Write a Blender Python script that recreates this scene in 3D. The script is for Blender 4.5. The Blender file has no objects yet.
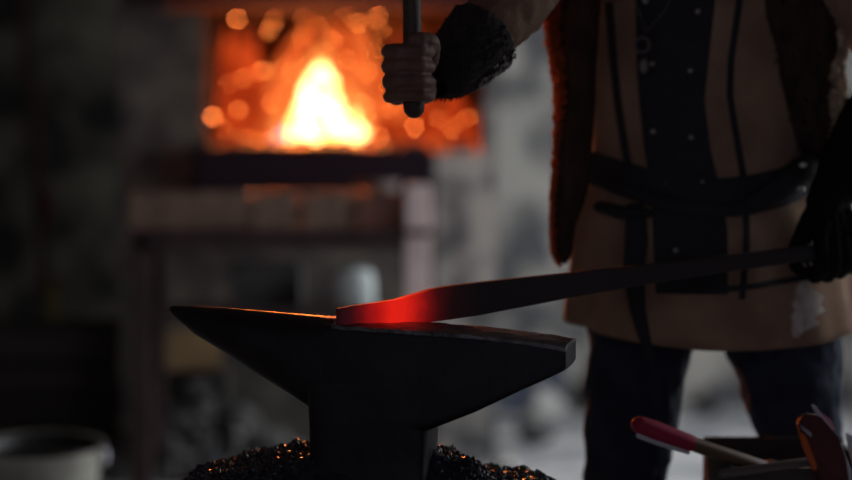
import bpy, bmesh, math, random
from mathutils import Vector, Matrix, noise
from math import sin, cos, pi, radians, atan, sqrt, acos
random.seed(7)
sc = bpy.context.scene
COL = sc.collection

# ------------------------------------------------------------------ camera
F = 2012.0
PITCH = atan(50/F)
CAM = Vector((0, 0, 1.0))
cd = bpy.data.cameras.new('camera'); cam = bpy.data.objects.new('camera', cd); COL.objects.link(cam)
cam.location = CAM; cam.rotation_euler = (pi/2-PITCH, 0, 0)
cd.sensor_width = 36; cd.lens = F*36/852
cd.dof.use_dof = True; cd.dof.focus_distance = 3.47; cd.dof.aperture_fstop = 1.22; cd.dof.aperture_blades = 0
cd.clip_start = .05; cd.clip_end = 60
sc.camera = cam
def P(px, py, Y):
    u = (px-426)/F; v = -(py-240)/F
    d = Vector((u, cos(PITCH)+v*sin(PITCH), -sin(PITCH)+v*cos(PITCH)))
    return CAM + d*(Y/d.y)

# ------------------------------------------------------------------ materials
MC = {}
def mat(name, col, rough=.7, metal=0., col2=None, nscale=6., bump=0., bscale=60., detail=4., spec=.5, stretch=None, lo=.35, hi=.65, sheen=0.):
    m = bpy.data.materials.new(name); m.use_nodes = True
    nt = m.node_tree; b = nt.nodes['Principled BSDF']; L = nt.links
    b.inputs['Base Color'].default_value = (*col, 1); b.inputs['Roughness'].default_value = rough
    b.inputs['Metallic'].default_value = metal; b.inputs['Specular IOR Level'].default_value = spec
    if sheen: b.inputs['Sheen Weight'].default_value = sheen
    tc = nt.nodes.new('ShaderNodeTexCoord'); mp = nt.nodes.new('ShaderNodeMapping')
    L.new(tc.outputs['Object'], mp.inputs[0])
    if stretch: mp.inputs['Scale'].default_value = stretch
    if col2 is not None:
        n = nt.nodes.new('ShaderNodeTexNoise'); n.inputs['Scale'].default_value = nscale; n.inputs['Detail'].default_value = detail
        r = nt.nodes.new('ShaderNodeValToRGB'); r.color_ramp.elements[0].position = lo; r.color_ramp.elements[1].position = hi
        r.color_ramp.elements[0].color = (*col, 1); r.color_ramp.elements[1].color = (*col2, 1)
        L.new(mp.outputs[0], n.inputs['Vector']); L.new(n.outputs['Fac'], r.inputs[0]); L.new(r.outputs[0], b.inputs['Base Color'])
    if bump:
        n2 = nt.nodes.new('ShaderNodeTexNoise'); n2.inputs['Scale'].default_value = bscale; n2.inputs['Detail'].default_value = 5
        bp = nt.nodes.new('ShaderNodeBump'); bp.inputs['Strength'].default_value = bump; bp.inputs['Distance'].default_value = .01
        L.new(mp.outputs[0], n2.inputs['Vector']); L.new(n2.outputs['Fac'], bp.inputs['Height']); L.new(bp.outputs[0], b.inputs['Normal'])
    return m
def emis(name, col, s, col2=None, s2=None, nscale=10., lo=.4, hi=.6):
    m = bpy.data.materials.new(name); m.use_nodes = True; nt = m.node_tree; nt.nodes.clear(); L = nt.links
    o = nt.nodes.new('ShaderNodeOutputMaterial'); e = nt.nodes.new('ShaderNodeEmission')
    e.inputs[0].default_value = (*col, 1); e.inputs[1].default_value = s; L.new(e.outputs[0], o.inputs[0])
    if col2:
        tc = nt.nodes.new('ShaderNodeTexCoord'); n = nt.nodes.new('ShaderNodeTexNoise'); n.inputs['Scale'].default_value = nscale
        r = nt.nodes.new('ShaderNodeValToRGB'); r.color_ramp.elements[0].position = lo; r.color_ramp.elements[1].position = hi
        r.color_ramp.elements[0].color = (*[c*s for c in col], 1); r.color_ramp.elements[1].color = (*[c*s2 for c in col2], 1)
        e.inputs[1].default_value = 1
        L.new(tc.outputs['Object'], n.inputs['Vector']); L.new(n.outputs['Fac'], r.inputs[0]); L.new(r.outputs[0], e.inputs[0])
    return m

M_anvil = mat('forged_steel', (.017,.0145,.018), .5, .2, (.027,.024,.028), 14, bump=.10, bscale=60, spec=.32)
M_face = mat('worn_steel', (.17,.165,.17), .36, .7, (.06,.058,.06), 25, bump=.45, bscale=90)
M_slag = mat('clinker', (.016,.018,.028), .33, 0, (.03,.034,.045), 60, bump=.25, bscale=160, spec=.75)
M_stump = mat('old_wood', (.05,.035,.025), .9, 0, (.02,.015,.012), 8, bump=.4, bscale=30, stretch=(1,1,.1))
M_skin = mat('skin', (.22,.115,.085), .6, 0, (.15,.08,.06), 30, bump=.25, bscale=120)
M_coat = mat('tan_wool', (.42,.28,.19), .95, 0, (.29,.19,.132), 9, bump=.35, bscale=200, spec=.2)
M_black = mat('black_leather', (.028,.027,.034), .75, 0, (.020,.019,.025), 20, bump=.25, bscale=90, spec=.4)
M_jean = mat('dark_denim', (.030,.036,.056), .92, 0, (.045,.055,.085), 12, bump=.3, bscale=250, spec=.2)
M_fur = mat('brown_fur', (.085,.052,.04), .95, 0, (.045,.028,.023), 40, bump=.8, bscale=110, spec=.15, stretch=(1,1,.35))
M_fleece = mat('tan_fleece', (.68,.55,.40), .95, 0, (.42,.33,.23), 50, bump=.8, bscale=120, spec=.1)
M_cuff = mat('black_fur_cuff', (.030,.026,.027), .85, 0, (.045,.038,.038), 40, bump=.8, bscale=110, spec=.3)
M_stud = mat('stud_metal', (.85,.83,.78), .5, .6)
M_hair = mat('hair', (.03,.018,.012), .8, bump=.6, bscale=150)
M_eye = mat('eye', (.5,.48,.45), .2)
M_handle = mat('ash_handle', (.10,.065,.045), .6, 0, (.06,.04,.03), 12, bump=.2, bscale=60, stretch=(1,1,.15))
M_handle2 = mat('wood_handle', (.16,.09,.05), .6, 0, (.10,.055,.03), 12, stretch=(.3,1,1))
M_steel = mat('dark_steel', (.05,.045,.045), .5, .7, (.03,.028,.028), 10, bump=.2)
M_boot = mat('boot_leather', (.02,.014,.010), .5, bump=.3)
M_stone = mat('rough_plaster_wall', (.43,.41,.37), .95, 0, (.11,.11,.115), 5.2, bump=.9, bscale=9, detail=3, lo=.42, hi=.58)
M_stoneL = mat('shade_toned_stone_wall', (.20,.185,.14), .95, 0, (.022,.02,.02), 4.2, bump=.9, bscale=9, detail=3, lo=.30, hi=.62)  # tan mottled stone, with the left side's shade darkened into its colour
M_breast = mat('sooty_masonry', (.13,.12,.10), .95, 0, (.03,.026,.028), 7, bump=.9, bscale=9, detail=3)
M_floor = mat('dusty_floor', (.60,.60,.59), .85, 0, (.26,.27,.295), 3.2, bump=.5, bscale=14, detail=4, lo=.42, hi=.6)
M_ceil = mat('smoked_ceiling', (.06,.05,.045), .95, bump=.3)
M_fireb = mat('firebrick', (.13,.055,.035), .9, 0, (.05,.02,.014), 6, bump=.6, bscale=25)
M_hood = mat('painted_hood', (.022,.015,.022), .95, 0, bump=.2, spec=.05)
M_brick1 = mat('tan_block', (.30,.20,.15), .9, 0, (.20,.13,.10), 14, bump=.5, bscale=30)
M_brick2 = mat('red_block', (.27,.12,.09), .9, 0, (.18,.09,.07), 14, bump=.5, bscale=30)
M_frame = mat('rusty_frame', (.085,.05,.05), .7, .3, (.05,.03,.032), 10, bump=.3)
M_pale = mat('pale_painted_steel', (.90,.74,.72), .6, 0, (.68,.54,.53), 9)
M_can = mat('dull_white_plastic', (.60,.66,.65), .6, 0, (.45,.5,.5), 9)
M_bucket = mat('cream_enamel', (.40,.39,.33), .55, 0, (.26,.25,.22), 9)
M_bucketin = mat('recess_black', (.01,.01,.01), .5)
M_woodblk = mat('yellow_wood', (.34,.22,.10), .85, 0, (.22,.14,.07), 14, stretch=(.2,1,1))
M_crate = mat('dark_crate_wood', (.03,.025,.022), .9, 0, (.018,.015,.014), 9, stretch=(.3,1,1))
M_pole = mat('pole_wood', (.10,.065,.045), .8, bump=.3)
M_olive = mat('olive_glass', (.14,.13,.04), .35)
M_rub = mat('grey_rubble', (.15,.147,.14), .95, 0, (.06,.063,.066), 7, bump=.7, bscale=30)
M_rubp = mat('pale_stone', (.45,.44,.42), .95, 0, (.3,.3,.29), 7, bump=.7, bscale=30)
M_redh = mat('red_rubber_grip', (.42,.014,.065), .75, 0, (.30,.012,.045), 9)
M_white = mat('worn_white_edge', (.62,.62,.68), .6, .1)
M_dred = mat('dark_red_leather', (.10,.012,.014), .6, 0, (.05,.008,.010), 12, bump=.3)
M_orange = mat('orange_tape', (.62,.12,.02), .6)
M_pink = mat('pink_tape', (.55,.22,.30), .6)
M_rag = mat('red_rag', (.14,.03,.025), .9)

# ------------------------------------------------------------------ helpers
def link(name, me, m, parent=None, smooth=True, sharp=35):
    o = bpy.data.objects.new(name, me); COL.objects.link(o)
    if m is not None and not me.materials: me.materials.append(m)
    if smooth:
        me.polygons.foreach_set('use_smooth', [True]*len(me.polygons))
        if sharp: me.set_sharp_from_angle(angle=radians(sharp))
    if parent is not None:
        w = Vector((0,0,0)); q = parent
        while q is not None: w = w + q.location; q = q.parent
        me.transform(Matrix.Translation(-w)); o.parent = parent
    me.update(); return o
def obj(name, bm, m, parent=None, smooth=True, sharp=35, bevel=0, recenter=True):
    bmesh.ops.recalc_face_normals(bm, faces=bm.faces)
    if bevel:
        es = [e for e in bm.edges if len(e.link_faces) == 2 and e.calc_face_angle(0) > .6]
        bmesh.ops.bevel(bm, geom=es, offset=bevel, segments=2, affect='EDGES', clamp_overlap=True)
    me = bpy.data.meshes.new(name); bm.to_mesh(me); bm.free()
    if parent is None and recenter:
        xs = [v.co for v in me.vertices]
        c = Vector(((min(v.x for v in xs)+max(v.x for v in xs))/2, (min(v.y for v in xs)+max(v.y for v in xs))/2, min(v.z for v in xs)))
        me.transform(Matrix.Translation(-c))
        o = link(name, me, m, None, smooth, sharp); o.location = c
        return o
    return link(name, me, m, parent, smooth, sharp)
def tag(o, label=None, cat=None, group=None, kind=None):
    if label: o['label'] = label
    if cat: o['category'] = cat
    if group: o['group'] = group
    if kind: o['kind'] = kind
    return o
def thing(name, loc, label, cat, group=None):
    o = bpy.data.objects.new(name, None); COL.objects.link(o); o.location = loc; o.empty_display_size = .1
    return tag(o, label, cat, group)
def box(bm, c, s, rot=None, jit=0):
    vs = []
    for x in (-.5,.5):
        for y in (-.5,.5):
            for z in (-.5,.5):
                v = Vector((x*s[0], y*s[1], z*s[2]))
                if jit: v += Vector([random.uniform(-jit,jit) for _ in range(3)])
                if rot is not None: v = rot @ v
                vs.append(bm.verts.new(v+Vector(c)))
    for f in ((0,1,3,2),(4,6,7,5),(0,4,5,1),(2,3,7,6),(0,2,6,4),(1,5,7,3)):
        bm.faces.new([vs[i] for i in f])
    return bm
def B(c, s, rot=None, jit=0):
    return box(bmesh.new(), c, s, rot, jit)
def span(x0,x1,y0,y1,z0,z1):
    return B(((x0+x1)/2,(y0+y1)/2,(z0+z1)/2),(x1-x0,y1-y0,z1-z0))
def frame_of(d, up=Vector((0,0,1))):
    d = d.normalized(); a = up.cross(d)
    if a.length < 1e-3: a = Vector((1,0,0)).cross(d)
    a.normalize(); return a, d.cross(a)
def tube(bm, pts, rad, seg=16, caps='round', flat=None, axis=None):
    """swept tapered tube; rad = radius or (ra, rb) pairs"""
    pts = [Vector(p) for p in pts]; n = len(pts)
    rings = []
    R = [(r, r) if not isinstance(r, (tuple, list)) else r for r in rad]
    dirs = []
    for i in range(n):
        a = pts[max(0,i-1)]; b = pts[min(n-1,i+1)]; dirs.append((b-a).normalized())
    a0, b0 = frame_of(dirs[0], axis or Vector((0,0,1)))
    P2 = []
    if caps == 'round':
        for k in (0.0, .35, .75): 
            ang = k*pi/2
            P2.append((pts[0]-dirs[0]*min(R[0])*cos(ang), (R[0][0]*max(sin(ang),.05), R[0][1]*max(sin(ang),.05)), dirs[0]))
    for i in range(n): P2.append((pts[i], R[i], dirs[i]))
    if caps == 'round':
        for k in (.75, .35, 0.0):
            ang = k*pi/2
            P2.append((pts[-1]+dirs[-1]*min(R[-1])*cos(ang), (R[-1][0]*max(sin(ang),.05), R[-1][1]*max(sin(ang),.05)), dirs[-1]))
    a = a0
    for p, r, d in P2:
        a = (a - d*a.dot(d)).normalized(); b = d.cross(a)
        rings.append([bm.verts.new(p + a*cos(t)*r[0] + b*sin(t)*r[1]) for t in [2*pi*k/seg for k in range(seg)]])
    for i in range(len(rings)-1):
        for k in range(seg):
            bm.faces.new((rings[i][k], rings[i][(k+1)%seg], rings[i+1][(k+1)%seg], rings[i+1][k]))
    bm.faces.new(rings[0][::-1]); bm.faces.new(rings[-1])
    return bm
def ell(bm, c, r, seg=20, rot=None):
    g = bmesh.ops.create_uvsphere(bm, u_segments=seg, v_segments=seg//2+2, radius=1)
    for v in g['verts']:
        q = Vector((v.co.x*r[0], v.co.y*r[1], v.co.z*r[2]))
        if rot is not None: q = rot @ q
        v.co = q + Vector(c)
    return bm
ICO = {}
def rock(bm, c, r, sub=1, am=.35):
    if sub not in ICO:
        t = bmesh.new(); bmesh.ops.create_icosphere(t, subdivisions=sub, radius=1); t.verts.index_update()
        ICO[sub] = ([v.co.copy() for v in t.verts], [[v.index for v in f.verts] for f in t.faces]); t.free()
    s = Vector([random.uniform(.65,1.25) for _ in range(3)])
    o = Vector([random.uniform(-50,50) for _ in range(3)]); c = Vector(c); vv = []
    for q in ICO[sub][0]:
        k = 1 + am*2*(noise.noise(q*1.3+o))
        vv.append(bm.verts.new(Vector((q.x*s.x*r*k, q.y*s.y*r*k, q.z*s.z*r*k)) + c))
    for f in ICO[sub][1]: bm.faces.new([vv[i] for i in f])
    return bm
def lathe(bm, c, prof, seg=32, sx=1, sy=1):
    rings = [[bm.verts.new((c[0]+r*cos(t)*sx, c[1]+r*sin(t)*sy, c[2]+z)) for t in [2*pi*k/seg for k in range(seg)]] for r, z in prof]
    for i in range(len(rings)-1):
        for k in range(seg):
            bm.faces.new((rings[i][k], rings[i][(k+1)%seg], rings[i+1][(k+1)%seg], rings[i+1][k]))
    bm.faces.new(rings[0][::-1]); bm.faces.new(rings[-1]); return bm
def remeshed(bm, voxel, smooth_it=4, disp=0, dscale=.1, fac=.5):
    me = bpy.data.meshes.new('tmp'); bmesh.ops.recalc_face_normals(bm, faces=bm.faces); bm.to_mesh(me); bm.free()
    o = bpy.data.objects.new('tmp', me); COL.objects.link(o)
    md = o.modifiers.new('r', 'REMESH'); md.mode = 'VOXEL'; md.voxel_size = voxel
    if smooth_it:
        s = o.modifiers.new('s', 'SMOOTH'); s.iterations = smooth_it; s.factor = fac
    dg = bpy.context.evaluated_depsgraph_get(); dg.update()
    me2 = bpy.data.meshes.new_from_object(o.evaluated_get(dg))
    bpy.data.objects.remove(o); bpy.data.meshes.remove(me)
    if disp:
        me2.update(); ns = [v.normal.copy() for v in me2.vertices]
        for v, nn in zip(me2.vertices, ns):
            v.co = v.co + nn*disp*(noise.noise(v.co/dscale) + .5*noise.noise(v.co/dscale*2.7))
    return me2
def lerp(tab, x):
    if x <= tab[0][0]: return tab[0][1]
    for (a, va), (b, vb) in zip(tab, tab[1:]):
        if x <= b:
            t = (x-a)/(b-a); t = t*t*(3-2*t) if False else t
            return va+(vb-va)*t
    return tab[-1][1]

# ------------------------------------------------------------------ the room
S = 'structure'
def st(name, bm, m, bevel=0): return tag(obj(name, bm, m, smooth=False, bevel=bevel), kind=S)
WX, WB, WF, WH = 2.6, 9.3, -1.5, 2.9
st('floor', span(-3.2, WX+.2, WF, WB, -.1, 0), M_floor)
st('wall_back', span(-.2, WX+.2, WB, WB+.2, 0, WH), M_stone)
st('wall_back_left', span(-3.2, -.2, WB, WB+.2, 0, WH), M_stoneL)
st('wall_left', span(-3.4, -3.2, WF, WB+.2, 0, WH), M_stoneL)
st('ceiling', span(-3.4, WX+.2, WF, WB+.2, WH, WH+.1), M_ceil)
wr = bmesh.new()
def wb(y0,y1,z0,z1): box(wr, (WX+.1,(y0+y1)/2,(z0+z1)/2), (.2,y1-y0,z1-z0))
W1 = (5.5, 8.1, .75, 2.25); W2 = (4.3, 5.2, .9, 2.2)
wb(WF, W2[0], 0, WH); wb(W2[1], W1[0], 0, WH); wb(W1[1], WB, 0, WH)
for w in (W1, W2): wb(w[0], w[1], 0, w[2]); wb(w[0], w[1], w[3], WH)
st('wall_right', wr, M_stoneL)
for i, w in enumerate((W1, W2)):
    f = bmesh.new(); x = WX+.1
    for y in (w[0]+.03, w[1]-.03, (w[0]+w[1])/2): box(f, (x, y, (w[2]+w[3])/2), (.06,.05,w[3]-w[2]))
    for z in (w[2]+.03, w[3]-.03): box(f, (x, (w[0]+w[1])/2, z), (.06, w[1]-w[0], .05))
    st('window_%d' % (i+1), f, M_frame)

# ------------------------------------------------------------------ forge
FY = 7.35
def X(px, Y): return P(px, 200, Y).x
def Z(py, Y): return P(426, py, Y).z
ox0, ox1 = X(204,FY), X(484,FY); oz0, oz1 = Z(152,FY), Z(8,FY)
bx0, bx1 = X(120,FY), X(496,FY); DB = .62
forge = thing('forge', ((ox0+ox1)/2, FY+.4, 0), 'sooty masonry forge with a wide fire opening behind the table', 'forge')
bmm = bmesh.new()
def fb(x0,x1,z0,z1,y0=FY,y1=8.35): box(bmm, ((x0+x1)/2,(y0+y1)/2,(z0+z1)/2), (x1-x0,y1-y0,z1-z0))
fb(bx0, ox0, 0, WH); fb(ox0, ox1, oz1, WH); fb(ox0, X(436,FY), 0, oz0)
fb(ox0, ox1, oz0, oz1, FY+DB, 8.35)
obj('chimney_masonry', bmm, M_breast, forge, smooth=False)
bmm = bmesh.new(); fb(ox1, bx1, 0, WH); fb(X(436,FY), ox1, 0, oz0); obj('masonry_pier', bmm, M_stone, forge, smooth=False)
# firebrick lining (part), brick courses as geometry
lin = bmesh.new(); bh = .065; bw = .21
nz = int((oz1-oz0)/bh)+1
for r in range(nz):
    z0 = oz0+r*bh; x = ox0 - (r%2)*bw/2
    while x < ox1:
        a, b = max(x, ox0+.002), min(x+bw, ox1-.002); zt = min(z0+bh, oz1-.002)
        if b-a > .03 and zt-z0 > .02: box(lin, ((a+b)/2, FY+DB-.03+random.uniform(-.006,.006), (z0+zt)/2), (b-a-.008,.05,zt-z0-.008))
        x += bw
obj('firebrick_lining', lin, M_fireb, forge, smooth=False)
so_ = bmesh.new(); M_soot = mat('soot', (.02,.012,.010), 1., spec=0.)
yb = FY+DB-.057
box(so_, ((ox0+ox1)/2, (FY+.01+yb)/2, oz1-.006), (ox1-ox0-.002, yb-FY-.01, .01))
for x in (ox0+.006, ox1-.006): box(so_, (x, (FY+.01+yb)/2, (oz0+oz1)/2-.006), (.01, yb-FY-.01, oz1-oz0-.014))
obj('soot_crust', so_, M_soot, forge, smooth=False)
obj('hearth_plate', span(ox0-.02, X(432,FY), FY-.10, FY-.004, Z(192,FY), oz0+.012), M_hood, forge, smooth=False, bevel=.005)
hb = bmesh.new()
z0, z1 = oz1-.01, oz1+.75
vs = []
for (z, x0, x1, yf) in ((z0, ox0-.12, ox1+.0, FY-.22), (z0+.07, ox0-.12, ox1+.0, FY-.22), (z1, ox0+.2, ox1-.3, FY-.02)):
    vs.append([hb.verts.new(v) for v in ((x0,yf,z),(x1,yf,z),(x1,FY-.003,z),(x0,FY-.003,z))])
for i in range(2):
    for k in range(4): hb.faces.new((vs[i][k], vs[i][(k+1)%4], vs[i+1][(k+1)%4], vs[i+1][k]))
hb.faces.new(vs[0]); hb.faces.new(vs[2])
obj('smoke_hood', hb, M_hood, forge, smooth=False)

# coal bed: glowing lumps
M_coalhot = emis('hot_coal', (1,.07,.010), .22, (1,.13,.025), .9, 7)
M_coalcold = mat('coal', (.015,.013,.013), .6, bump=.6)
cb = bmesh.new(); 
for i in range(420):
    x = random.uniform(ox0+.03, ox1-.03); y = random.uniform(FY+.03, FY+DB-.09)
    h = .055*math.exp(-((x-X(320,FY+.3))/.22)**2)*math.exp(-((y-FY-.3)/.2)**2)
    rock(cb, (x, y, oz0+.012+random.uniform(0,1)*h+.005), random.uniform(.014,.03), 1)
tag(obj('hot_coals', cb, M_coalhot, smooth=False), 'bed of glowing red orange coals across the forge opening', 'coals', kind='stuff')
cb = bmesh.new()
for i in range(120):
    x = random.uniform(ox0+.03, ox1-.03); y = random.uniform(FY-.09, FY+.06)
    rock(cb, (x, y, oz0+.02), random.uniform(.012,.022), 1)
tag(obj('dead_coals', cb, M_coalcold, smooth=False), 'dark unlit coal lumps along the front lip of the forge', 'coals', kind='stuff')

# flames
def flame(bm, base, h, w, lean=0, seed=0, seg=14):
    prof = [(0,.55),(.12,.9),(.28,1.),(.45,.82),(.62,.55),(.78,.32),(.9,.15),(1,.02)]
    rings = []
    for t, r in prof:
        off = Vector((noise.noise(Vector((seed, t*2.5, 0)))*w*.6*t+lean*t, noise.noise(Vector((seed, t*2.5, 9)))*w*.4*t, 0))
        rings.append([bm.verts.new(Vector(base)+off+Vector((r*w*(1+.25*noise.noise(Vector((cos(a)+seed,sin(a),t*2))))*cos(a), r*w*.6*sin(a), t*h))) for a in [2*pi*k/seg for k in range(seg)]])
    for i in range(len(rings)-1):
        for k in range(seg): bm.faces.new((rings[i][k], rings[i][(k+1)%seg], rings[i+1][(k+1)%seg], rings[i+1][k]))
    bm.faces.new(rings[0][::-1]); bm.faces.new(rings[-1])
fire = thing('fire', (X(320,7.68), 7.68, oz0), 'bright fire burning white and yellow in the forge', 'fire')
fs = 7.68
def fl(name, m, lst):
    for (px, py, hpx, wpx, lean, sd, dy) in lst:
        b = P(px, py, fs+dy); k = (fs+dy)/F; bm = bmesh.new()
        flame(bm, b, hpx*k, wpx*k, lean*k, sd)
        o = obj('flame', bm, m, fire, sharp=0); o['label'] = name
fl('white yellow flame', emis('flame_core', (1,.62,.24), 9, (1,.42,.08), 6, 14), [(318,150,84,25,4,1,-.05),(302,150,52,20,4,2,-.1),(338,149,48,24,-4,3,-.1),(322,152,74,30,0,4,-.02),(356,141,30,12,-4,5,-.08),(300,150,34,24,0,6,-.12),(338,148,36,26,0,7,-.12),(326,112,48,13,-2,8,-.06),(310,122,42,17,2,9,-.06),(318,100,38,17,2,51,-.06),(324,90,28,13,-2,52,-.05)])
fl('yellow orange flame', emis('flame_mid', (1,.30,.06), 1.3, (1,.20,.035), 1.0, 8), [(318,152,112,38,0,41,.02),(345,152,78,32,-4,42,.03),(296,152,84,26,4,43,.03),(326,120,75,20,2,44,.04)])
fl('orange flame', emis('flame_outer', (.92,.155,.028), 1.0, (.62,.075,.012), .9, 8), [(312,150,142,40,-8,11,.12),(345,150,125,38,6,12,.14),(288,150,105,24,-6,13,.1),(378,150,95,24,4,14,.12),(330,150,146,40,12,15,.2),(272,152,58,14,-3,16,.1),(400,150,78,22,6,17,.16),(360,150,140,20,4,18,.16)])
fl('deep red flame', emis('flame_low', (.62,.062,.010), 1.05, (.35,.028,.005), .95, 6), [(216,146,58,15,2,21,.1),(236,150,45,18,3,22,.05),(445,150,50,26,4,23,.05),(472,150,46,16,-3,24,.1),(425,150,62,22,-3,25,.12),(385,152,40,22,3,26,.02),(250,150,116,22,3,27,.16),(226,146,120,22,3,28,.16),(246,148,128,22,-3,61,.16),(208,146,80,12,2,62,.16),(415,150,120,20,3,29,.16),(455,150,75,18,-2,30,.16)])
fl('violet flame', emis('violet_flame', (.5,.12,.7), 1.6), [(284,150,26,7,2,31,-.15),(277,152,18,5,-2,32,-.14)])
sp = bmesh.new()
for (px, py) in [(230,82),(260,15),(277,22),(270,32),(210,52),(240,108),(272,104),(238,17),(268,30),(300,20),(378,15),(358,25),(345,18),(395,60),(372,48),(365,75),(385,90),(215,118),(222,128),(243,148),(300,38),(318,24),(330,40),(292,58),(278,70),(287,88),(365,105),(372,120),(355,150),(340,150),(310,152),(328,153),(263,72),(350,60),(300,10),(245,80),(440,118),(455,128),(468,120),(378,135),(390,108),(415,130),(245,135),(262,142),(365,8),(380,30)]:
    p = P(px+random.uniform(-3,3), py+random.uniform(-3,3), random.uniform(7.4,7.6)); rock(sp, p, random.uniform(.0018,.0042), 1, .1)
tag(obj('sparks', sp, emis('spark', (1,.22,.045), 60), smooth=False), 'scattered orange sparks drifting above the fire', 'sparks', kind='stuff')

# ------------------------------------------------------------------ work table before the forge
TY = 6.5
tx0, tx1 = X(126,TY), X(431,TY)
tab = thing('steel_table', ((tx0+tx1)/2, TY+.2, 0), 'rusty steel frame table with masonry blocks on it before the forge', 'table')
zt = Z(230,TY); zb = Z(250,TY)
tb = bmesh.new(); box(tb, ((tx0+tx1)/2, TY+.2, zt-.01), (tx1-tx0-.02,.42,.02)); obj('table_top', tb, M_frame, tab, smooth=False)
for y in (TY+.02, TY+.38): obj('apron', B(((tx0+tx1)/2, y, (zt-.02+zb)/2), (tx1-tx0-.06,.03,zt-.02-zb)), M_frame, tab, smooth=False)
for (x, y, m) in ((X(139,TY),TY+.03,M_frame),(X(139,TY),TY+.38,M_frame),(X(419,TY)-.01,TY+.38,M_frame)):
    obj('leg', B((x, y, (zt-.02)/2), (.068,.05,zt-.02)), m, tab, smooth=False, bevel=.004)
zs = Z(306,TY+.2)
obj('lower_shelf', B(((tx0+tx1)/2, TY+.2, zs-.015), (tx1-tx0-.05,.36,.03)), M_frame, tab, smooth=False)
pl = obj('leg', B((X(418,TY), TY+.02, (zt-.02)/2), (.085,.05,zt-.02)), M_pale, tab, smooth=False, bevel=.004)
pl['label'] = 'pale painted leg'
for (a, b, m, lab) in ((126,249,M_brick1,'long tan masonry block at the left end of the table'),(249.5,298,M_brick1,'short brown masonry block in the middle of the table row'),(298.5,352.5,M_brick1,'tan block right of the short brown block on the table'),(353,404.5,M_brick2,'reddish block near the right end of the table')):
    x0, x1 = X(a,TY), X(b,TY)
    tag(obj('masonry_block', B(((x0+x1)/2, TY+.16, (Z(192,TY)+zt)/2), (x1-x0-.006,.22,Z(192,TY)-zt), jit=.004), m, smooth=False, bevel=.008), lab, 'block')
x0, x1 = X(405,TY), X(431,TY)
tag(obj('masonry_block', B(((x0+x1)/2, TY+.14, (Z(184,TY)+zt)/2), (x1-x0,.24,Z(184,TY)-zt), jit=.003), M_pale, smooth=False, bevel=.008), 'pale upright block at the right corner of the table', 'block')
x0, x1 = X(350,TY+.3), X(404,TY+.3)
tag(obj('ash_tray', lathe(bmesh.new(), ((x0+x1)/2, TY+.345, zt), [(.05,0),(.075,.15),(.08,.16),(.073,.16),(.05,.02)], 24), M_rub), 'dull grey pan behind the reddish block on the table', 'pan')
# things on lower shelf
c = P(352, 306, TY+.12); c.z = zs
can = thing('canister', c, 'dull white canister on the lower shelf of the table', 'canister')
obj('body', lathe(bmesh.new(), c, [(.072,0),(.076,.01),(.074,.10),(.062,.125),(.025,.13)], 28), M_can, can)
obj('cap', lathe(bmesh.new(), c+Vector((0,0,.13)), [(.022,0),(.022,.02),(.018,.022)], 20), M_steel, can)
c = P(268, 306, TY+.25); c.z = zs
tag(obj('tin_box', B(c+Vector((0,0,.075)), (.23,.14,.15)), M_rub, smooth=False, bevel=.008), 'faint grey tin box on the lower shelf left of the canister', 'box')
# things left
c = P(135, 290, TY-.25)
# bucket
bc = P(42, 440, 5.55); bc.z = 0
bk = thing('bucket', bc, 'cream enamel bucket standing on the floor at the lower left', 'bucket')
zr = Z(449, 5.55)
obj('pail', lathe(bmesh.new(), bc, [(.12,0),(.125,.005),(.172,zr-.01),(.178,zr),(.172,zr),(.168,zr-.012),(.118,.012)], 40), M_bucket, bk)
obj('lining', lathe(bmesh.new(), bc, [(.116,.014),(.1672,zr-.012),(.1712,zr-.001),(.160,zr-.006),(.112,.018)], 40), M_bucketin, bk)  # black shell: the dark inside the pail is put into its colour
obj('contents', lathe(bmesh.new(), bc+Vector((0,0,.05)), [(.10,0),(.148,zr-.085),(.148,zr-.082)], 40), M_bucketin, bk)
hd = bmesh.new(); tube(hd, [bc+Vector((-.176*cos(t), -.16*sin(t)*.9-.0, zr-.02+.03*sin(t)))for t in [pi*k/14 for k in range(15)]], [.004]*15, 8); obj('handle', hd, M_steel, bk)
bk.rotation_euler = (radians(6), 0, 0); bk.location.z = .017
for s in (-1,1): obj('ear', B(bc+Vector((s*.179,0,zr-.015)), (.012,.035,.04)), M_white, bk, bevel=.003)

# crate with bottle and leaning pole at the left
c0 = P(60, 330, 7.4); ch = c0.z
cr = thing('wooden_crate', (c0.x-.05, 7.6, 0), 'dark wooden crate on the floor left of the table', 'crate')
q = cr.location
for k in range(4):
    zz = (k+.5)*ch/4
    obj('plank', B((q.x, q.y-.19, zz), (.62,.018,ch/4-.012)), M_crate, cr, smooth=False)
    obj('plank', B((q.x, q.y+.19, zz), (.62,.018,ch/4-.012)), M_crate, cr, smooth=False)
for s in (-1,1): obj('side_panel', B((q.x+s*.30, q.y, ch/2), (.02,.362,ch)), M_crate, cr, smooth=False)
obj('lid', B((q.x, q.y, ch+.01), (.64,.40,.02)), M_crate, cr, smooth=False)
bb = Vector((P(54,300,7.5).x, 7.5, ch+.02))
bo = thing('bottle', bb, 'olive yellow bottle standing on the dark crate', 'bottle')
obj('glass', lathe(bmesh.new(), bb, [(.03,0),(.034,.006),(.034,.09),(.014,.125),(.013,.155)], 24), M_olive, bo)
obj('cork', lathe(bmesh.new(), bb+Vector((0,0,.155)), [(.011,0),(.012,.015)], 16), M_handle, bo)
pt, pb = P(19, -40, 8.7), P(52, 330, 8.7)
d = (pb-pt).normalized(); pbot = pb + d*(pb.z/(-d.z)-.005)
tag(obj('wooden_pole', tube(bmesh.new(), [pbot, pb, pt], [.03,.028,.024], 12, caps='flat'), M_pole), 'long brown pole leaning upright at the far left', 'pole')
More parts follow.
